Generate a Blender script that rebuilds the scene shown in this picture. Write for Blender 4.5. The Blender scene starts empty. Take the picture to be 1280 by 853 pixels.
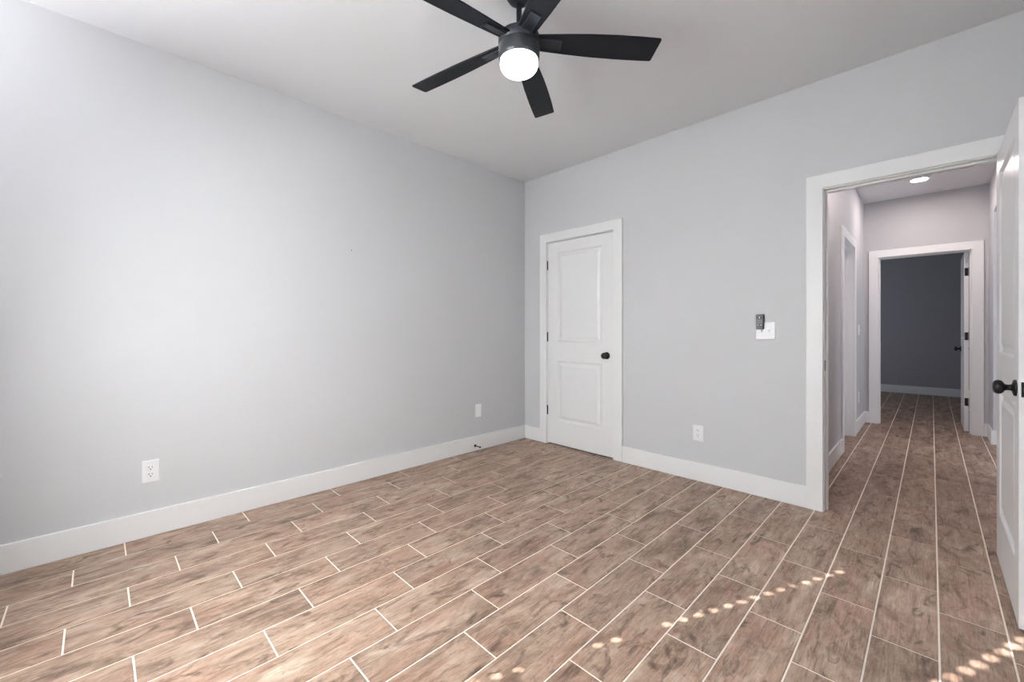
import bpy, math, random
from mathutils import Vector, Matrix

# ------------------------------------------------------------------ camera, world, lights, exposure
S = bpy.context.scene
COL = S.collection
PI = math.pi
S.view_settings.view_transform = 'Standard'
S.view_settings.look = 'None'
S.view_settings.gamma = 1.0
S.view_settings.use_curve_mapping = False
S.view_settings.exposure = 0.0

FPX, HORIZON, YAW = 521.56, 413.83, 0.78808
cam = bpy.data.cameras.new('camera')
cam.sensor_fit = 'HORIZONTAL'
cam.sensor_width = 36.0
cam.lens = FPX / 1280 * 36.0
cam.shift_y = -(426.5 - HORIZON) / 1280
cam.clip_start = 0.02
co = bpy.data.objects.new('camera', cam)
COL.objects.link(co)
co.location = (3.0857, -3.2643, 1.1458)
co.rotation_euler = (PI / 2, 0, YAW)
S.camera = co

W = bpy.data.worlds.new('world')
S.world = W
W.use_nodes = True
W.node_tree.nodes['Background'].inputs[0].default_value = (0.62, 0.78, 1.0, 1)
W.node_tree.nodes['Background'].inputs[1].default_value = 1.0


def lamp(name, kind, loc, energy, color, rot=(0, 0, 0), size=None, spread=None):
    l = bpy.data.lights.new(name, kind)
    l.energy = energy
    l.color = color
    if kind == 'AREA':
        l.shape = 'RECTANGLE'
        l.size, l.size_y = size
        if spread:
            l.spread = spread
    elif kind == 'SUN':
        l.angle = math.radians(0.22)
    elif size:
        l.shadow_soft_size = size
    o = bpy.data.objects.new(name, l)
    COL.objects.link(o)
    o.location = loc
    o.rotation_euler = rot
    return o


# sun: comes in through the cord holes of the closed blind behind the camera
SUN_AZ = math.radians(65.6)
SUN_TAN = 0.564
sd = Vector((math.cos(SUN_AZ), math.sin(SUN_AZ), -SUN_TAN))
sun = lamp('sun', 'SUN', (0, -8, 6), 22.0, (1.0, 0.955, 0.915))
sun.rotation_euler = sd.to_track_quat('-Z', 'Y').to_euler()
# daylight of the three windows (bedroom, space beside the hall, far room)
for zz in (.88, 1.35, 1.82):       # the closed slats throw the daylight a little upwards
    lamp('bedroom_daylight', 'AREA', (1.675, -3.715, zz), 31, (0.965, 0.98, 1.0), (math.radians(116), 0, PI), (0.93, 0.44))
# the same daylight reflected up towards the ceiling by the tilted slats
for zz in (.85, 1.2, 1.55):
    lamp('bedroom_daylight_upward', 'AREA', (1.675, -3.70, zz), 26, (0.970, 0.982, 1.0), (math.radians(154), 0, PI), (0.93, 0.18), math.radians(126))
lamp('nook_daylight', 'AREA', (5.08, 2.1, 1.3), 22, (0.88, 0.93, 1.0), (PI / 2, 0, PI / 2), (0.9, 1.3))
lamp('far_room_daylight', 'AREA', (0.96, 5.6, 1.4), 12, (0.80, 0.88, 1.0), (PI / 2, 0, -PI / 2), (0.9, 1.2))

rnd = random.Random(7)


# ------------------------------------------------------------------ materials
def lin(r, g, b):
    f = lambda c: (c / 255 / 12.92) if c / 255 <= .04045 else ((c / 255 + .055) / 1.055) ** 2.4
    return (f(r), f(g), f(b), 1)


def mat(name, color, rough=.5, metal=0.0, bump=None, emit=None, spec=.5):
    m = bpy.data.materials.new(name)
    m.use_nodes = True
    nt = m.node_tree
    b = nt.nodes['Principled BSDF']
    b.inputs['Base Color'].default_value = color
    b.inputs['Roughness'].default_value = rough
    b.inputs['Metallic'].default_value = metal
    b.inputs['Specular IOR Level'].default_value = spec
    if emit:
        b.inputs['Emission Color'].default_value = emit[0]
        b.inputs['Emission Strength'].default_value = emit[1]
    if bump:
        tc = nt.nodes.new('ShaderNodeTexCoord')
        n = nt.nodes.new('ShaderNodeTexNoise')
        n.inputs['Scale'].default_value = bump[0]
        n.inputs['Detail'].default_value = 3
        bp = nt.nodes.new('ShaderNodeBump')
        bp.inputs['Strength'].default_value = bump[1]
        bp.inputs['Distance'].default_value = bump[2]
        nt.links.new(tc.outputs['Object'], n.inputs['Vector'])
        nt.links.new(n.outputs['Fac'], bp.inputs['Height'])
        nt.links.new(bp.outputs['Normal'], b.inputs['Normal'])
    return m


M = {}
M['wall'] = mat('wall_paint', (0.548, 0.552, 0.568, 1), .62, bump=(75, .22, .002), spec=.35)
M['ceil'] = mat('ceiling_paint', (0.715, 0.718, 0.735, 1), .8, bump=(60, .25, .002), spec=.2)
M['darkwall'] = mat('blue_grey_wall_paint', (0.38, 0.37, 0.39, 1), .65, bump=(75, .2, .002), spec=.3)
M['trim'] = mat('white_trim_paint', (0.84, 0.845, 0.85, 1), .38, spec=.4)
M['door'] = mat('white_door_paint', (0.82, 0.825, 0.83, 1), .34, spec=.45)
M['plastic'] = mat('white_plastic', (0.84, 0.85, 0.87, 1), .32)
M['slot'] = mat('slot_dark', (0.03, 0.03, 0.035, 1), .6)
M['bronze'] = mat('oil_rubbed_black_metal', (0.018, 0.017, 0.018, 1), .34, .6)
M['fan'] = mat('fan_black_metal', (0.026, 0.029, 0.036, 1), .42, .25)
M['blade'] = mat('fan_blade_black', (0.005, 0.006, 0.009, 1), .5, bump=(40, .1, .001), spec=.25)
M['bracket'] = mat('fan_bracket_black', (0.024, 0.027, 0.034, 1), .34, .3)
M['band'] = mat('fan_band_glow_tint', (0.055, 0.060, 0.066, 1), .33, .4)  # glow of the lit glass put into the band's lighter bluish base colour
M['glassglow'] = mat('frosted_glass_lit', (0.9, 0.92, 0.95, 1), .5, emit=((0.88, 0.95, 1.0, 1), 4.0))
M['lens'] = mat('downlight_lens_lit', (0.9, 0.9, 0.9, 1), .5, emit=((1.0, 0.845, 0.815, 1), 255.0))
M['remote'] = mat('remote_dark_grey', (0.045, 0.05, 0.055, 1), .45)
M['remotebtn'] = mat('remote_button_black', (0.012, 0.013, 0.015, 1), .4)
M['remotelight'] = mat('remote_button_grey', (0.16, 0.17, 0.19, 1), .5)
M['mark'] = mat('remote_white_print', (0.8, 0.8, 0.8, 1), .5)
M['rubber'] = mat('black_rubber', (0.015, 0.015, 0.015, 1), .7)
M['slat'] = mat('blind_white_slat', (0.8, 0.8, 0.78, 1), .5)


def glass():
    m = bpy.data.materials.new('window_glass')
    m.use_nodes = True
    nt = m.node_tree
    nt.nodes.remove(nt.nodes['Principled BSDF'])
    t = nt.nodes.new('ShaderNodeBsdfTransparent')
    g = nt.nodes.new('ShaderNodeBsdfGlossy')
    g.inputs['Roughness'].default_value = .02
    mx = nt.nodes.new('ShaderNodeMixShader')
    mx.inputs[0].default_value = .06
    nt.links.new(t.outputs[0], mx.inputs[1])
    nt.links.new(g.outputs[0], mx.inputs[2])
    nt.links.new(mx.outputs[0], nt.nodes['Material Output'].inputs['Surface'])
    return m


M['glass'] = glass()


def wood_tile():
    m = bpy.data.materials.new('wood_look_tile')
    m.use_nodes = True
    nt = m.node_tree
    N, L = nt.nodes, nt.links
    b = N['Principled BSDF']
    uv = N.new('ShaderNodeUVMap'); uv.uv_map = 'grain'
    tr = N.new('ShaderNodeUVMap'); tr.uv_map = 'tile'
    sep = N.new('ShaderNodeSeparateXYZ'); L.new(tr.outputs['UV'], sep.inputs[0])

    def noise(sx, sy, detail, rough=.55, dist=0.0, off=0.0):
        mp = N.new('ShaderNodeMapping')
        mp.inputs['Scale'].default_value = (sx, sy, 1)
        mp.inputs['Location'].default_value = (off, off * .7, off * .3)
        L.new(uv.outputs['UV'], mp.inputs['Vector'])
        n = N.new('ShaderNodeTexNoise')
        n.inputs['Scale'].default_value = 1.0
        n.inputs['Detail'].default_value = detail
        n.inputs['Roughness'].default_value = rough
        n.inputs['Distortion'].default_value = dist
        L.new(mp.outputs['Vector'], n.inputs['Vector'])
        return n.outputs['Fac']

    def ramp(src, stops):
        r = N.new('ShaderNodeValToRGB')
        e = r.color_ramp.elements
        while len(e) < len(stops):
            e.new(.5)
        for k, (p, c) in enumerate(stops):
            e[k].position = p
            e[k].color = c
        L.new(src, r.inputs[0])
        return r.outputs['Color']

    def mix(fac, a, c, mode='MIX'):
        x = N.new('ShaderNodeMix'); x.data_type = 'RGBA'; x.blend_type = mode
        if isinstance(fac, float):
            x.inputs[0].default_value = fac
        else:
            L.new(fac, x.inputs[0])
        for s, i in ((a, 6), (c, 7)):
            if isinstance(s, tuple):
                x.inputs[i].default_value = s
            else:
                L.new(s, x.inputs[i])
        return x.outputs[2]

    def math_(op, a, c):
        x = N.new('ShaderNodeMath'); x.operation = op
        for s, i in ((a, 0), (c, 1)):
            if isinstance(s, float):
                x.inputs[i].default_value = s
            else:
                L.new(s, x.inputs[i])
        return x.outputs[0]

    broad = noise(12, 4.0, 5, .62, .7)
    hue = noise(8, 3.2, 3, .5, .8, 5)
    streak = noise(44, 3.2, 6, .68, .6, 11)
    fine = noise(230, 13.0, 5, .75, .3, 23)
    knot = noise(15, 5.5, 5, .62, 1.4, 37)
    cloud = noise(24, 13.0, 6, .7, 1.4, 51)
    mid = noise(80, 4.5, 5, .68, .5, 71)
    BW = lambda a, b: [(a, (0, 0, 0, 1)), (b, (1, 1, 1, 1))]
    base = ramp(broad, [(.30, TD), (.44, TM), (.58, TL), (.74, TLL)])
    c1 = mix(math_('MULTIPLY', ramp(hue, BW(.46, .64)), .50), base, TP)
    c1 = mix(math_('MULTIPLY', ramp(cloud, BW(.46, .70)), .40), c1, TLL)
    c2 = mix(1.0, c1, ramp(streak, [(.33, (.72, .69, .67, 1)), (.47, (.98, .98, .98, 1)), (.68, (1.10, 1.10, 1.10, 1))]), 'MULTIPLY')
    c3 = mix(1.0, c2, ramp(fine, [(.30, (.62, .59, .57, 1)), (.48, (.99, .99, .99, 1)), (.68, (1.20, 1.20, 1.20, 1))]), 'MULTIPLY')
    c3 = mix(1.0, c3, ramp(mid, [(.30, (.50, .46, .43, 1)), (.41, (1, 1, 1, 1)), (.7, (1.06, 1.06, 1.06, 1))]), 'MULTIPLY')
    c4 = mix(math_('MULTIPLY', ramp(knot, BW(.545, .69)), .88), c3, TK)
    # slight tone difference from tile to tile
    rng = N.new('ShaderNodeMapRange')
    rng.inputs['To Min'].default_value = .90
    rng.inputs['To Max'].default_value = 1.10
    L.new(sep.outputs['X'], rng.inputs['Value'])
    cc = N.new('ShaderNodeCombineColor')
    for k in range(3):
        L.new(rng.outputs[0], cc.inputs[k])
    c5 = mix(1.0, c4, cc.outputs[0], 'MULTIPLY')
    L.new(c5, b.inputs['Base Color'])
    b.inputs['Roughness'].default_value = .46
    b.inputs['Specular IOR Level'].default_value = .35
    bp = N.new('ShaderNodeBump')
    bp.inputs['Strength'].default_value = .18
    bp.inputs['Distance'].default_value = .001
    L.new(fine, bp.inputs['Height'])
    L.new(bp.outputs['Normal'], b.inputs['Normal'])
    return m


TD, TM, TL, TLL, TP = lin(100, 80, 67), lin(137, 114, 98), lin(160, 138, 121), lin(188, 170, 154), lin(158, 123, 106)
TK = lin(80, 61, 49)
M['tile'] = wood_tile()
M['grout'] = mat('pale_grout', lin(243, 233, 222), .8, spec=.1)


# ------------------------------------------------------------------ mesh helpers
class MB:
    def __init__(s):
        s.v, s.f, s.smooth, s.mi = [], [], [], []

    def face(s, pts, sm=False, mi=0):
        n = len(s.v)
        s.v += [tuple(p) for p in pts]
        s.f.append(list(range(n, n + len(pts))))
        s.smooth.append(sm); s.mi.append(mi)

    def box(s, a, b, mi=0):
        (x0, y0, z0), (x1, y1, z1) = a, b
        n = len(s.v)
        s.v += [(x0, y0, z0), (x1, y0, z0), (x1, y1, z0), (x0, y1, z0), (x0, y0, z1), (x1, y0, z1), (x1, y1, z1), (x0, y1, z1)]
        for q in ((3, 2, 1, 0), (4, 5, 6, 7), (0, 1, 5, 4), (1, 2, 6, 5), (2, 3, 7, 6), (3, 0, 4, 7)):
            s.f.append([n + k for k in q]); s.smooth.append(False); s.mi.append(mi)
        return s

    def lathe(s, prof, o=(0, 0, 0), axis='z', seg=40, sm=True, mi=0):
        """prof: list of (r, h) along the axis from o"""
        n = len(s.v)
        for r, h in prof:
            for k in range(seg):
                a = 2 * PI * k / seg
                c, d = r * math.cos(a), r * math.sin(a)
                p = {'z': (c, d, h), 'x': (h, c, d), 'y': (d, h, c)}[axis]
                s.v.append((o[0] + p[0], o[1] + p[1], o[2] + p[2]))
        for i in range(len(prof) - 1):
            for k in range(seg):
                k2 = (k + 1) % seg
                s.f.append([n + i * seg + k, n + i * seg + k2, n + (i + 1) * seg + k2, n + (i + 1) * seg + k])
                s.smooth.append(sm); s.mi.append(mi)
        for i, rev in ((0, True), (len(prof) - 1, False)):
            if prof[i][0] > 1e-6:
                q = [n + i * seg + k for k in range(seg)]
                s.f.append(q[::-1] if rev else q); s.smooth.append(False); s.mi.append(mi)
        return s

    def prism(s, outline, z0, z1, mi=0):
        """outline in xy, extruded in z"""
        n = len(s.v); m = len(outline)
        s.v += [(x, y, z0) for x, y in outline] + [(x, y, z1) for x, y in outline]
        s.f.append([n + k for k in range(m)][::-1]); s.smooth.append(False); s.mi.append(mi)
        s.f.append([n + m + k for k in range(m)]); s.smooth.append(False); s.mi.append(mi)
        for k in range(m):
            k2 = (k + 1) % m
            s.f.append([n + k, n + k2, n + m + k2, n + m + k]); s.smooth.append(False); s.mi.append(mi)
        return s

    def build(s, name, m, parent=None, loc=(0, 0, 0), rot=(0, 0, 0), bevel=0, seg=2):
        me = bpy.data.meshes.new(name)
        me.from_pydata(s.v, [], s.f)
        for mm in (m if isinstance(m, (list, tuple)) else [m]):
            me.materials.append(M[mm])
        for p, sm, mi in zip(me.polygons, s.smooth, s.mi):
            p.use_smooth = sm
            p.material_index = mi
        me.update()
        o = bpy.data.objects.new(name, me)
        COL.objects.link(o)
        o.parent = parent
        o.location = loc
        o.rotation_euler = rot
        if bevel:
            b = o.modifiers.new('bevel', 'BEVEL')
            b.width = bevel; b.segments = seg; b.limit_method = 'ANGLE'; b.angle_limit = math.radians(50)
            b.harden_normals = False
        return o


def tag(o, label, cat, group=None, kind=None):
    o['label'] = label
    o['category'] = cat
    if group:
        o['group'] = group
    if kind:
        o['kind'] = kind
    return o


def empty(name, loc, label, cat, rz=0.0, group=None, kind=None):
    o = bpy.data.objects.new(name, None)
    o.empty_display_size = .05
    COL.objects.link(o)
    o.location = loc
    o.rotation_euler = (0, 0, rz)
    return tag(o, label, cat, group, kind)


def struct(name, mb, m, label, cat, **k):
    return tag(mb.build(name, m, **k), label, cat, kind='structure')


# ------------------------------------------------------------------ setting: floor
H = 2.74
RX1, RY0 = 3.525, -3.80            # bedroom: x 0..RX1, y RY0..0
HX0, HX1, HY1 = 2.487, 3.525, 3.57  # hall
FY = 7.27                           # far wall of the far room
PX, X0, LEN, SH, Y0, G = 0.1824, 0.187, 0.547, 0.1849, -2.797, 0.0052

f = MB()
f.face([(-.3, -4.1, -.0022), (5.4, -4.1, -.0022), (5.4, FY + .2, -.0022), (-.3, FY + .2, -.0022)], mi=1)
guv, tuv = [(0, 0)] * 4, [(0, 0)] * 4
e = .0022
for k in range(-2, 29):
    xa, xb = X0 + k * PX + G / 2, X0 + (k + 1) * PX - G / 2
    ph = (Y0 - k * SH) % LEN
    j0 = int(math.floor((-4.1 - ph) / LEN))
    for j in range(j0, j0 + 22):
        ya, yb = ph + j * LEN + G / 2, ph + (j + 1) * LEN - G / 2
        if xa > 3.9 and not (1.0 < ya < 3.4):
            continue
        r1, r2, r3 = rnd.random(), rnd.random() * 40, rnd.random() * 40
        rings = [((xa, ya, -.003), (xb, ya, -.003), (xb, yb, -.003), (xa, yb, -.003)),
                 ((xa + .0008, ya + .0008, -.0006), (xb - .0008, ya + .0008, -.0006), (xb - .0008, yb - .0008, -.0006), (xa + .0008, yb - .0008, -.0006)),
                 ((xa + e, ya + e, 0), (xb - e, ya + e, 0), (xb - e, yb - e, 0), (xa + e, yb - e, 0))]
        fl = [list(rings[2])]
        for q in (0, 1):
            for s in range(4):
                s2 = (s + 1) % 4
                fl.append([rings[q][s], rings[q][s2], rings[q + 1][s2], rings[q + 1][s]])
        for pts in fl:
            f.face(pts)
            for p in pts:
                guv.append((p[0] - xa + r2, p[1] - ya + r3))
                tuv.append((r1, .5))
floor = struct('floor', f, ('tile', 'grout'), 'brown wood-look tile floor with pale grout lines', 'floor')
for nm, dat in (('grain', guv), ('tile', tuv)):
    u = floor.data.uv_layers.new(name=nm)
    for i, c in enumerate(dat):
        u.data[i].uv = c

# ------------------------------------------------------------------ setting: walls and ceiling
struct('ceiling', MB().box((-.3, -4.1, H), (5.4, FY + .2, H + .1)), 'ceil', 'plain pale grey ceiling above bedroom and hall', 'ceiling')
struct('wall_left', MB().box((-.12, RY0 - .12, -.02), (0, .12, H)), 'wall', 'long pale grey wall on the left of the bedroom', 'wall')


def wall_x(y0, y1, x0, x1, holes):
    """wall running along x between y0 and y1; holes: (xa, xb, za, zb)"""
    m = MB(); x = x0
    for xa, xb, za, zb in holes:
        m.box((x, y0, -.02), (xa, y1, H))
        if za > 0:
            m.box((xa, y0, -.02), (xb, y1, za))
        m.box((xa, y0, zb), (xb, y1, H))
        x = xb
    return m.box((x, y0, -.02), (x1, y1, H))


def wall_y(x0, x1, y0, y1, holes):
    m = MB(); y = y0
    for ya, yb, za, zb in holes:
        m.box((x0, y, -.02), (x1, ya, H))
        if za > 0:
            m.box((x0, ya, -.02), (x1, yb, za))
        m.box((x0, ya, zb), (x1, yb, H))
        y = yb
    return m.box((x0, y, -.02), (x1, y1, H))


WX0, WX1, WZ0, WZ1 = 1.20, 2.15, .62, 2.06
struct('wall_back', wall_x(0, .12, 0, 3.645, [(.302, 1.107, 0, 2.060), (2.588, 3.395, 0, 2.062)]), 'wall',
       'grey bedroom wall holding the closet door and the hall doorway', 'wall')
struct('wall_rear', wall_x(RY0 - .12, RY0, 0, 3.645, [(WX0, WX1, WZ0, WZ1)]), 'wall', 'grey bedroom wall with the window, behind the viewer', 'wall')
struct('wall_right', MB().box((RX1, RY0, -.02), (RX1 + .12, 0, H)), 'wall', 'grey bedroom wall on the right behind the open door', 'wall')
LD0, LD1 = 1.76, 2.55
struct('wall_hall_left', wall_y(HX0 - .12, HX0, .12, HY1, [(LD0 - .02, LD1 + .02, 0, 2.06)]), 'wall', 'left wall of the hall beyond the doorway', 'wall')
RO0, RO1, ROZ = 1.75, 3.15, 2.352
struct('wall_hall_right', wall_y(HX1, HX1 + .12, .12, HY1, [(RO0, RO1, 0, ROZ)]), 'wall', 'right wall of the hall with a tall plain opening', 'wall')
ED0, ED1 = 2.628, 3.394
struct('wall_hall_end', wall_x(HY1, HY1 + .12, .78, 4.5, [(ED0 - .02, ED1 + .02, 0, 2.06)]), 'wall', 'end wall of the hall above the far doorway', 'wall')
struct('wall_far_room', wall_x(FY, FY + .12, .78, 4.5, []), 'darkwall', 'dark blue grey wall seen through the far doorway', 'wall')
m = wall_y(.78, .90, HY1 + .12, FY, [(5.15, 6.05, .75, 2.0)])
m.box((4.38, HY1 + .12, -.02), (4.5, FY, H))
struct('wall_far_room_side', m, 'darkwall', 'side walls of the far room out of sight', 'wall')
m = MB().box((HX1 + .12, RO1, -.02), (5.2, RO1 + .12, H)).box((HX1 + .12, 1.08, -.02), (5.2, 1.2, H))
struct('wall_nook', m, 'wall', 'grey walls of the space opening right off the hall', 'wall')
struct('wall_nook_right', wall_y(5.1, 5.22, 1.2, RO1, [(1.65, 2.55, .65, 1.95)]), 'wall', 'window wall of the space right of the hall', 'wall')
m = MB().box((-.12, .80, -.02), (HX0 - .12, .92, H)).box((-.12, .12, -.02), (0, .80, H))
struct('wall_closet', m, 'wall', 'walls inside the closet behind its shut door', 'wall')

# ------------------------------------------------------------------ setting: baseboards, casings, jambs
BB, BT = .140, .016


def board(name, a, b, label):
    return struct(name, MB().box(a, b), 'trim', label, 'baseboard', bevel=.003)


board('baseboard_left', (0, RY0, 0), (BT, 0, BB), 'white baseboard along the left bedroom wall')
m = MB().box((BT, -BT, 0), (.228, 0, BB)).box((1.181, -BT, 0), (2.516, 0, BB))
struct('baseboard_back', m, 'trim', 'white baseboard of the bedroom wall between closet and doorway', 'baseboard', bevel=.003)
board('baseboard_right', (RX1 - BT, RY0, 0), (RX1, -.02, BB), 'white baseboard of the right wall behind the open door')
m = MB().box((HX0, .12, 0), (HX0 + BT, LD0 - .094, BB)).box((HX0, LD1 + .094, 0), (HX0 + BT, HY1, BB))
struct('baseboard_hall_left', m, 'trim', 'white baseboard along the left hall wall', 'baseboard', bevel=.003)
m = MB().box((HX1 - BT, RO1, 0), (HX1, HY1, BB)).box((HX1 - BT, RO1 - BT, 0), (5.1, RO1, BB)).box((HX1 - BT, .12, 0), (HX1, RO0, BB))
struct('baseboard_hall_right', m, 'trim', 'white baseboard wrapping the right hall corner', 'baseboard', bevel=.003)
m = MB().box((HX0 + BT, HY1 - BT, 0), (ED0 - .094, HY1, BB)).box((ED1 + .094, HY1 - BT, 0), (HX1 - BT, HY1, BB))
struct('baseboard_hall_end', m, 'trim', 'short white baseboards beside the far doorway', 'baseboard', bevel=.003)
board('baseboard_far_room', (.9, FY - BT, 0), (4.38, FY, BB), 'baseboard below the dark far wall')
CW, CT = .089, .018


def doorway(name, label, x0, x1, top, y0, y1, sides, stop, rot=None, origin=(0, 0, 0), strike=None):
    """jamb inner faces x0/x1, head at top; casings on the faces listed in sides (y, direction)"""
    r = empty(name, origin, label, 'door frame', kind='structure')
    if rot:
        r.rotation_euler = (0, 0, rot)
    j = MB()
    j.box((x0 - .02, y0, 0), (x0, y1, top + .02)).box((x1, y0, 0), (x1 + .02, y1, top + .02)).box((x0, y0, top), (x1, y1, top + .02))
    j.build('jamb', 'trim', r, bevel=.0015)
    if stop:
        s = MB(); a, b = stop
        s.box((x0, a, 0), (x0 + .011, b, top)).box((x1 - .011, a, 0), (x1, b, top)).box((x0 + .011, a, top - .011), (x1 - .011, b, top))
        s.build('door_stop_strip', 'trim', r, bevel=.0015)
    rv = .005
    for y, d in sides:
        ya, yb = sorted((y, y + d * CT))
        c = MB()
        xa, xb, zt = x0 - rv, x1 + rv, top + rv
        for poly in ([(xa - CW, 0), (xa, 0), (xa, zt), (xa - CW, zt + CW)], [(xb, 0), (xb + CW, 0), (xb + CW, zt + CW), (xb, zt)],
                     [(xa, zt), (xb, zt), (xb + CW, zt + CW), (xa - CW, zt + CW)]):
            n = len(poly)
            A = [(p[0], ya, p[1]) for p in poly]; B = [(p[0], yb, p[1]) for p in poly]
            c.face(A); c.face(B[::-1])
            for k in range(n):
                c.face([A[k], B[k], B[(k + 1) % n], A[(k + 1) % n]])
        ob = c.build('casing', 'trim', r)
        wm = ob.modifiers.new('weld', 'WELD'); wm.merge_threshold = .0001
        bv = ob.modifiers.new('bevel', 'BEVEL'); bv.width = .003; bv.segments = 2; bv.limit_method = 'ANGLE'; bv.angle_limit = math.radians(60)
    if strike:
        sx, sy, sz = strike
        MB().box((sx - .0005, sy - .012, sz - .034), (sx + .0018, sy + .012, sz + .034)).build('strike_plate', 'bronze', r, bevel=.0008)
    return r


doorway('trim_1', 'white casing around the closet door', .322, 1.087, 2.040, 0, .12, [(0, -1)], (.040, .075))
doorway('trim_2', 'tall white casing around the open hall doorway', 2.608, 3.375, 2.042, 0, .12, [(0, -1), (.12, 1)], (.040, .075), strike=(2.608, .018, .925))
doorway('trim_3', 'white casing around the far doorway at the hall end', ED0, ED1, 2.040, HY1, HY1 + .12, [(HY1, -1)], (HY1 + .045, HY1 + .080))
# doorway in the left hall wall: local x = world y, local y = world -x
doorway('trim_4', 'white casing edge of the doorway in the left hall wall', LD0, LD1, 2.040, -HX0, -HX0 + .12, [(-HX0, -1)], (-HX0 + .045, -HX0 + .08), rot=PI / 2)


# ------------------------------------------------------------------ setting: doors
def leaf_mesh(w, h, t, panels, bottom=.012):
    """two-panel moulded slab; hinge edge at x=0, thickness y 0..t; both faces moulded"""
    m = MB()
    prof = [(0, 0), (.003, .0020), (.012, .0110), (.022, .0122), (.030, .0115), (.050, .0034), (.054, .0030)]
    xs = [0, panels[0][0], panels[0][1], w]
    zs = [bottom]
    for p in panels:
        zs += [p[2], p[3]]
    zs.append(h)
    for y, sg in ((0, 1), (t, -1)):
        def F(pts, sm=False):
            m.face(pts if sg > 0 else pts[::-1], sm)
        for i in range(3):
            for j in range(len(zs) - 1):
                if i == 1 and j % 2 == 1:
                    a, b, c, d = xs[1], xs[2], zs[j], zs[j + 1]
                    ring = lambda q: [(a + q[0], y + sg * q[1], c + q[0]), (b - q[0], y + sg * q[1], c + q[0]), (b - q[0], y + sg * q[1], d - q[0]), (a + q[0], y + sg * q[1], d - q[0])]
                    for q in range(len(prof) - 1):
                        A, B = ring(prof[q]), ring(prof[q + 1])
                        for k in range(4):
                            F([A[k], A[(k + 1) % 4], B[(k + 1) % 4], B[k]])
                    F(ring(prof[-1]))
                else:
                    F([(xs[i], y, zs[j]), (xs[i + 1], y, zs[j]), (xs[i + 1], y, zs[j + 1]), (xs[i], y, zs[j + 1])])
    for j in range(len(zs) - 1):
        m.face([(0, 0, zs[j]), (0, 0, zs[j + 1]), (0, t, zs[j + 1]), (0, t, zs[j])])
        m.face([(w, 0, zs[j]), (w, t, zs[j]), (w, t, zs[j + 1]), (w, 0, zs[j + 1])])
    for i in range(3):
        m.face([(xs[i], 0, bottom), (xs[i], t, bottom), (xs[i + 1], t, bottom), (xs[i + 1], 0, bottom)])
        m.face([(xs[i], 0, h), (xs[i + 1], 0, h), (xs[i + 1], t, h), (xs[i], t, h)])
    return m


KNOB = [(0.0325, 0), (0.0325, .003), (.030, .0075), (.020, .010), (.0125, .0125), (.011, .020), (.0115, .026), (.0145, .0300), (.021, .0330),
        (.0262, .038), (.0282, .0455), (.0272, .0515), (.0235, .0568), (.016, .0605), (.007, .062), (0, .0622)]


def make_door(name, label, loc, rz, w, h, knob_sides, pin_y, latch=True):
    r = empty(name, loc, label, 'door', rz, kind='structure')
    t = .035
    st = .118
    leaf_mesh(w, h, t, [(st, w - st, .245, .845), (st, w - st, 1.035, h - .105)]).build('door_leaf', 'door', r)
    kx, kz = w - .066, .922
    for s in knob_sides:
        prof = [(q[0], (-q[1] if s < 0 else q[1])) for q in KNOB]
        MB().lathe(prof, (kx, 0 if s < 0 else t, kz), 'y').build('door_knob', 'bronze', r)
    for z in (.343, 1.085, 1.812):
        b = MB()
        b.lathe([(.0, -.049), (.004, -.047), (.0062, -.044), (.0062, .044), (.004, .047), (0, .049)], (-.004, pin_y, z), 'z', 16)
        b.box((-.0016, .004, z - .044), (.0004, .031, z + .044))
        b.build('hinge', 'bronze', r)
    if latch:
        b = MB().box((w - .0004, .006, kz - .0285), (w + .0012, .029, kz + .0285)).box((w, .012, kz - .009), (w + .009, .023, kz + .009))
        b.build('latch_plate', 'bronze', r, bevel=.001)
    return r


make_door('door_1', 'closed white two-panel closet door with black knob and hinges', (.3275, .001, 0), 0, .755, 2.034, (-1,), -.006)
make_door('door_2', 'open white two-panel bedroom door at the right edge', (3.320, -.012, 0), -PI / 2, .763, 2.034, (-1, 1), .040)
make_door('door_3', 'white door standing open inside the far doorway', (3.381, HY1 + .124, 0), PI / 2, .758, 2.034, (-1, 1), -.004)
# unseen shut door added to keep the left hall doorway light-tight
make_door('door_4', 'unseen white door added to shut light out of the left hall doorway', (HX0 - .118, LD1 - .003, 0), -PI / 2, .784, 2.034, (-1, 1), -.004, False)


# ------------------------------------------------------------------ setting: windows
def make_window(name, label, loc, rz, w, h):
    """local x along the wall, local y pointing outdoors, z up from sill"""
    r = empty(name, loc, label, 'window', rz, kind='structure')
    fr = MB()
    fr.box((0, .055, 0), (.045, .115, h)).box((w - .045, .055, 0), (w, .115, h)).box((.045, .055, 0), (w - .045, .115, .045)).box((.045, .055, h - .045), (w - .045, .115, h))
    fr.build('window_frame', 'trim', r, bevel=.003)
    MB().box((.045, .083, .045), (w - .045, .088, h - .045)).build('window_pane', 'glass', r)
    MB().box((-.03, -.03, -.022), (w + .03, .055, -.001)).build('window_sill', 'trim', r, bevel=.004)
    return r


make_window('window_1', 'bedroom window behind the viewer with closed blind', (WX1, RY0, WZ0), PI, WX1 - WX0, WZ1 - WZ0)
make_window('window_2', 'window lighting the space right of the hall', (5.1, 2.55, .65), -PI / 2, .9, 1.3)
make_window('window_3', 'window in the side wall of the far room', (.9, 5.15, .75), PI / 2, .9, 1.25)

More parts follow.
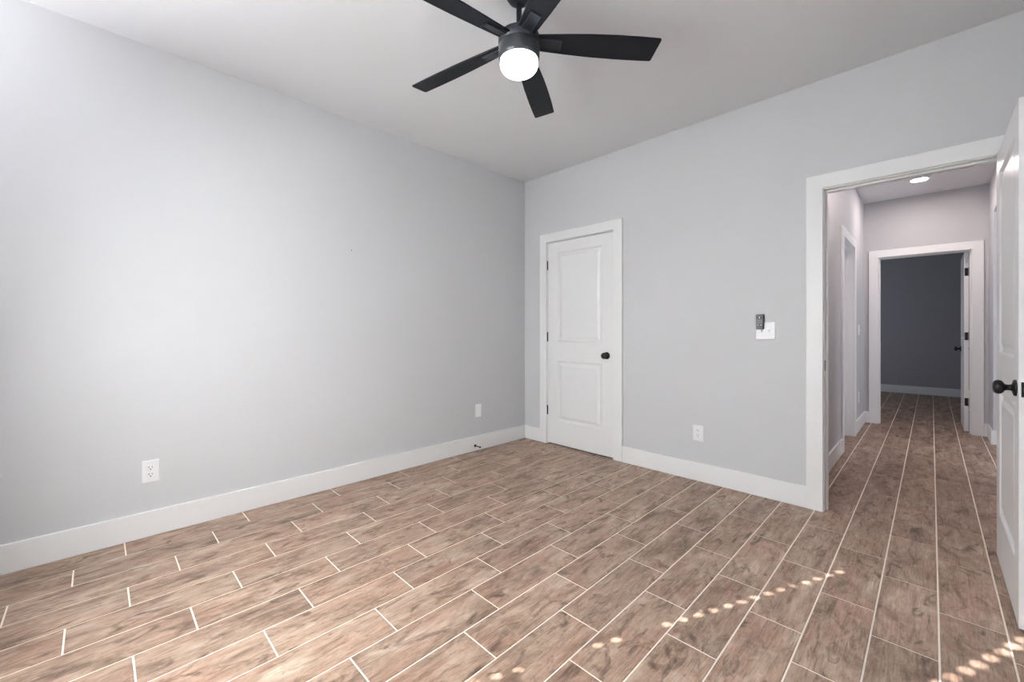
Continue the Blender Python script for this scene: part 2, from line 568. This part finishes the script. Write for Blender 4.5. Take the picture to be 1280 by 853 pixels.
# ------------------------------------------------------------------ bedroom window blind (its cord holes let the sun dots through)
BY = RY0 - .028
PITCH = .044
blind = empty('window_blind', (0, 0, 0), 'closed white slat blind hung in the bedroom window', 'window blind')
bx0, bx1 = WX0 + .006, WX1 - .006
MB().box((bx0, BY - .02, WZ1 - .05), (bx1, BY + .026, WZ1 - .002)).build('headrail', 'slat', blind, bevel=.002)
MB().box((bx0, BY - .012, WZ0 + .004), (bx1, BY + .014, WZ0 + .024)).build('bottom_rail', 'slat', blind, bevel=.002)
# sun dot lines on the floor: (x on floor, y on floor) of one dot of each, traced back to the blind plane
tA = (2.056 + (BY + 2.354) / math.tan(SUN_AZ))
tB = (3.133 + (BY + 1.265) / math.tan(SUN_AZ))
ladders = [(tA, lambda y: (-2.50 < y < -2.19) or (-2.0 < y < -1.87) or (-1.70 < y < -.72), .0150, .0095),
           (tB, lambda y: y < -.55, .0205, .0128)]
RS = MB()
z = WZ0 + .024 + PITCH * .5
zphase = None
while z < WZ1 - .06:
    yf = BY + z / SUN_TAN * math.sin(SUN_AZ)
    hz, tl = .0245, .0085
    P = lambda x, s: (x, BY + s * tl, z + s * hz)   # s -1..1 across the slat
    xs = bx0
    for lx, ok, rad, rz_ in ladders:
        a, b = lx - .02, lx + .02
        RS.face([P(xs, -1), P(a, -1), P(a, 1), P(xs, 1)])
        if ok(yf):
            n = 24
            inn = [P(lx + rad * math.cos(2 * PI * k / n), rz_ * math.sin(2 * PI * k / n) / hz) for k in range(n)]
            out = []
            for k in range(n):
                c, s = math.cos(2 * PI * k / n), math.sin(2 * PI * k / n)
                q = max(abs(c), abs(s))
                out.append(P(lx + .02 * c / q, s / q))
            for k in range(n):
                RS.face([inn[k], out[k], out[(k + 1) % n], inn[(k + 1) % n]])
        else:
            RS.face([P(a, -1), P(b, -1), P(b, 1), P(a, 1)])
        xs = b
    RS.face([P(xs, -1), P(bx1, -1), P(bx1, 1), P(xs, 1)])
    z += PITCH
sl = RS.build('slats', 'slat', blind)
sl['kind'] = 'stuff'
so = sl.modifiers.new('weld', 'WELD'); so.merge_threshold = .0002
so = sl.modifiers.new('solid', 'SOLIDIFY'); so.thickness = .0016; so.offset = 0

# ------------------------------------------------------------------ ceiling fan
fan = empty('ceiling_fan', (1.745, -1.885, H), 'black five-blade ceiling fan with a lit frosted drum light', 'ceiling fan')
D = lambda zz: zz - H
MB().lathe([(.066, 0), (.066, -.030), (.062, -.050), (.048, -.072), (.030, -.085), (.016, -.089), (0, -.089)]).build('canopy', 'fan', fan)
MB().lathe([(.0125, -.09), (.0125, D(2.53)), (.020, D(2.525)), (.020, D(2.506))], seg=24).build('downrod', 'fan', fan)
MB().lathe([(0, D(2.508)), (.080, D(2.508)), (.092, D(2.502)), (.0955, D(2.494)), (.0955, D(2.4585)), (.093, D(2.4565)), (0, D(2.4565))], seg=64).build('motor_housing', 'fan', fan)
MB().lathe([(0, D(2.4562)), (.0925, D(2.4562)), (.0945, D(2.4545)), (.0945, D(2.400)), (.092, D(2.392)), (.088, D(2.390)), (0, D(2.392))], seg=64).build('light_kit_band', 'band', fan)
gp = [(.0, D(2.3905)), (.0872, D(2.3905)), (.0872, D(2.372))]
for k in range(1, 15):
    a = PI / 2 * k / 14
    gp.append((.0872 * math.cos(a) ** .72 if k < 14 else 0, D(2.372) - .045 * math.sin(a)))
MB().lathe(gp, seg=64).build('glass_shade', 'glassglow', fan)


def blade_outline():
    top = [(.075, .040), (.12, .044), (.22, .0515), (.34, .0580), (.46, .0605), (.56, .0605)]
    tipu = [(.631, .0590), (.637, .0565), (.6395, .052)]
    tipl = [(.6495, -.0525), (.647, -.0575), (.641, -.0600)]
    bot = [(.54, -.0625), (.44, -.0620), (.33, -.0590), (.22, -.0520), (.12, -.0440), (.075, -.040)]
    return (top + tipu + tipl + bot)[::-1]


bo = blade_outline()
for k in range(5):
    ang = math.radians(48.24 + 72 * k)
    b = MB().prism(bo, -.0035, .0035).build('blade', 'blade', fan, (0, 0, D(2.480)), (0, 0, 0), bevel=.0018)
    b.rotation_mode = 'XYZ'
    b.matrix_basis = Matrix.Translation((0, 0, D(2.480))) @ Matrix.Rotation(ang, 4, 'Z') @ Matrix.Rotation(math.radians(1.45), 4, 'Y') @ Matrix.Rotation(math.radians(-13.5), 4, 'X')
    q = MB()
    q.prism([(.085, -.027), (.19, -.022), (.194, -.018), (.194, .018), (.19, .022), (.085, .027)], -.0075, -.0030)
    q.box((.09, .0205, -.0105), (.197, .0245, -.003)).box((.09, -.0245, -.0105), (.197, -.0205, -.003)).box((.193, -.0205, -.0105), (.197, .0205, -.003))
    q.build('blade_bracket', 'bracket', b, bevel=.001)


# ------------------------------------------------------------------ wall plates
def rrect(w, h, r, n=5):
    o = []
    for cx, cy, a0 in ((w / 2 - r, h / 2 - r, 0), (-w / 2 + r, h / 2 - r, 90), (-w / 2 + r, -h / 2 + r, 180), (w / 2 - r, -h / 2 + r, 270)):
        for k in range(n + 1):
            a = math.radians(a0 + 90 * k / n)
            o.append((cx + r * math.cos(a), cy + r * math.sin(a)))
    return o


def plate(w, h, t=.0055):
    """raised plate in local xy, thickness towards +z"""
    m = MB()
    o1, o2, o3 = rrect(w, h, .004), rrect(w - .003, h - .003, .004), rrect(w - .010, h - .010, .003)
    n = len(o1)
    R = [[(x, y, 0) for x, y in o1], [(x, y, t * .55) for x, y in o1], [(x, y, t * .85) for x, y in o2], [(x, y, t) for x, y in o3]]
    m.face(R[0][::-1])
    for a, b in zip(R, R[1:]):
        for k in range(n):
            m.face([a[k], a[(k + 1) % n], b[(k + 1) % n], b[k]])
    m.face(R[3])
    return m


def on_wall(name, loc, facing, label, cat, group=None):
    """local z points out of the wall, local y up"""
    r = empty(name, loc, label, cat, group=group)
    z = Vector(facing); y = Vector((0, 0, 1)); x = y.cross(z)
    r.rotation_euler = Matrix((x, y, z)).transposed().to_euler()
    return r


def outlet(loc, facing, label, w=.076, h=.122):
    r = on_wall('wall_outlet', loc, facing, label, 'outlet')
    plate(w, h).build('cover_plate', 'plastic', r)
    for s in (1, -1):
        q = MB().prism(rrect(.034, .029, .010), .0035, .0072).build('receptacle', 'plastic', r, (0, s * .0195, 0), bevel=.0006)
        d = MB().box((-.0085, .0005, .0066), (-.0055, .0095, .0075)).box((.0055, .0015, .0066), (.0080, .0090, .0075))
        d.lathe([(0, .0066), (.0030, .0066), (.0030, .0075), (0, .0075)], (0, -.0075, 0), 'z', 14, False)
        d.build('socket_slots', 'slot', q)
    MB().lathe([(.003, .005), (.003, .0066), (0, .0068)], seg=14).build('screw', 'plastic', r)
    return r


outlet((.0, -3.0515, .360), (1, 0, 0), 'white duplex outlet low on the long left wall')
outlet((1.826, 0, .364), (0, -1, 0), 'white duplex outlet on the back wall right of the closet door')
r = on_wall('blank_wall_plate', (0, -.656, .378), (1, 0, 0), 'small plain white wall plate low on the left wall near the corner', 'wall plate')
plate(.074, .122).build('cover_plate', 'plastic', r)
for s in (1, -1):
    MB().lathe([(.003, .005), (.003, .0066), (0, .0068)], seg=14).build('screw', 'plastic', r, (0, s * .041, 0))
outlet((HX0, 3.02, .372), (1, 0, 0), 'small white outlet low on the left hall wall')


def toggle(parent, x, y):
    q = MB().box((x - .0052, y - .012, .0045), (x + .0052, y + .012, .0062)).build('toggle_slot', 'plastic', parent)
    t = MB()
    A = [(x - .0038, y - .008, .004), (x + .0038, y - .008, .004), (x + .0038, y + .006, .004), (x - .0038, y + .006, .004)]
    B = [(x - .0032, y - .0125, .0155), (x + .0032, y - .0125, .0155), (x + .0032, y - .0055, .0185), (x - .0032, y - .0055, .0185)]
    t.face(B)
    for k in range(4):
        t.face([A[k], A[(k + 1) % 4], B[(k + 1) % 4], B[k]])
    t.build('toggle', 'plastic', parent, bevel=.0008)


r = on_wall('light_switch', (2.280, 0, 1.148), (0, -1, 0), 'white double light switch under the fan remote', 'light switch')
plate(.118, .120).build('cover_plate', 'plastic', r)
toggle(r, -.023, 0)
toggle(r, .023, 0)
r = on_wall('light_switch', (HX0, 3.03, 1.155), (1, 0, 0), 'white single light switch on the left hall wall', 'light switch')
plate(.074, .120).build('cover_plate', 'plastic', r)
toggle(r, 0, 0)

# fan remote in its wall cradle, overlapping the switch plate
r = on_wall('fan_remote', (2.249, 0, 1.208), (0, -1, 0), 'dark grey fan remote clipped above the switch plate', 'remote control')
MB().prism(rrect(.050, .106, .008), .0062, .012).build('cradle', 'remote', r, bevel=.001)
MB().box((-.018, -.012, 0), (.018, .045, .0064)).build('cradle_mount', 'remote', r)
b = MB().prism(rrect(.044, .098, .010), .0118, .024).build('remote_body', 'remote', r, bevel=.002)
MB().prism(rrect(.030, .020, .007), .0238, .0256).build('button', 'remotebtn', b, (0, .030, 0), bevel=.0006)
MB().box((-.0022, .024, .0254), (.0022, .036, .0260)).build('button_mark', 'mark', b)
for yy in (.010, -.004):
    for xx in (-.011, .0, .011):
        MB().prism(rrect(.0085, .0080, .003), .0238, .0254).build('button', 'remotelight', b, (xx, yy, 0))
MB().prism(rrect(.032, .022, .007), .0238, .0254).build('button', 'remotebtn', b, (0, -.026, 0), bevel=.0006)
for xx in (-.0095, .0095):
    MB().prism(rrect(.0072, .0062, .0016), .0252, .0260).build('button_mark', 'mark', b, (xx, -.022, 0))

# door stop screwed into the left baseboard, for the closet door
r = empty('door_stop', (BT, -.706, .050), 'black rod door stop sticking out of the left baseboard near the corner', 'door stop')
MB().lathe([(.0135, 0), (.0135, .003), (.010, .007), (.006, .009), (0, .009)], axis='x', seg=20).build('mounting_base', 'bronze', r)
MB().lathe([(.0042, .006), (.0042, .066)], axis='x', seg=14).build('rod', 'bronze', r)
MB().lathe([(.0065, .064), (.0078, .066), (.0078, .074), (.006, .078), (0, .079)], axis='x', seg=18).build('rubber_tip', 'rubber', r)

# nail left in the left wall
n = MB().lathe([(.0016, 0), (.0016, .006), (.0035, .006), (.0035, .0075), (0, .008)], axis='x', seg=12).build('wall_nail', 'bronze', None, (0, -1.905, 1.754))
tag(n, 'tiny dark nail head in the middle of the left wall', 'nail')


# ------------------------------------------------------------------ hall ceiling: recessed lights and vent
def downlight(x, y, label):
    r = empty('recessed_light', (x, y, H), label, 'ceiling light', group='recessed lights in the hall ceiling')
    MB().lathe([(.086, 0), (.086, -.004), (.082, -.008), (.067, -.008), (.063, -.003)], seg=48).build('trim_ring', 'trim', r)
    MB().lathe([(0, -.0030), (.064, -.0030), (.064, -.0052), (.040, -.0066), (0, -.007)], seg=48).build('lens', 'lens', r)


downlight(2.995, 2.87, 'lit round recessed light in the hall ceiling seen over the doorway')
downlight(2.995, .95, 'recessed hall light nearest the bedroom, hidden above the doorway')
r = empty('ceiling_vent', (3.225, 2.62, H), 'thin white slotted vent in the hall ceiling right of the recessed light', 'vent')
m = MB()
x0, x1, y0, y1 = -.17, .17, -.11, .15
m.box((x0, y0, -.006), (x1, y0 + .022, 0)).box((x0, y1 - .022, -.006), (x1, y1, 0)).box((x0, y0, -.006), (x0 + .022, y1, 0)).box((x1 - .022, y0, -.006), (x1, y1, 0))
m.build('vent_frame', 'trim', r)
m = MB()
for k in range(9):
    yy = y0 + .03 + k * .0245
    m.face([(x0 + .02, yy, -.005), (x1 - .02, yy, -.005), (x1 - .02, yy + .016, -.001), (x0 + .02, yy + .016, -.001)])
m.build('louvers', 'trim', r)
MB().box((x0 + .02, y0 + .02, -.0009), (x1 - .02, y1 - .02, 0)).build('vent_throat', 'slot', r)
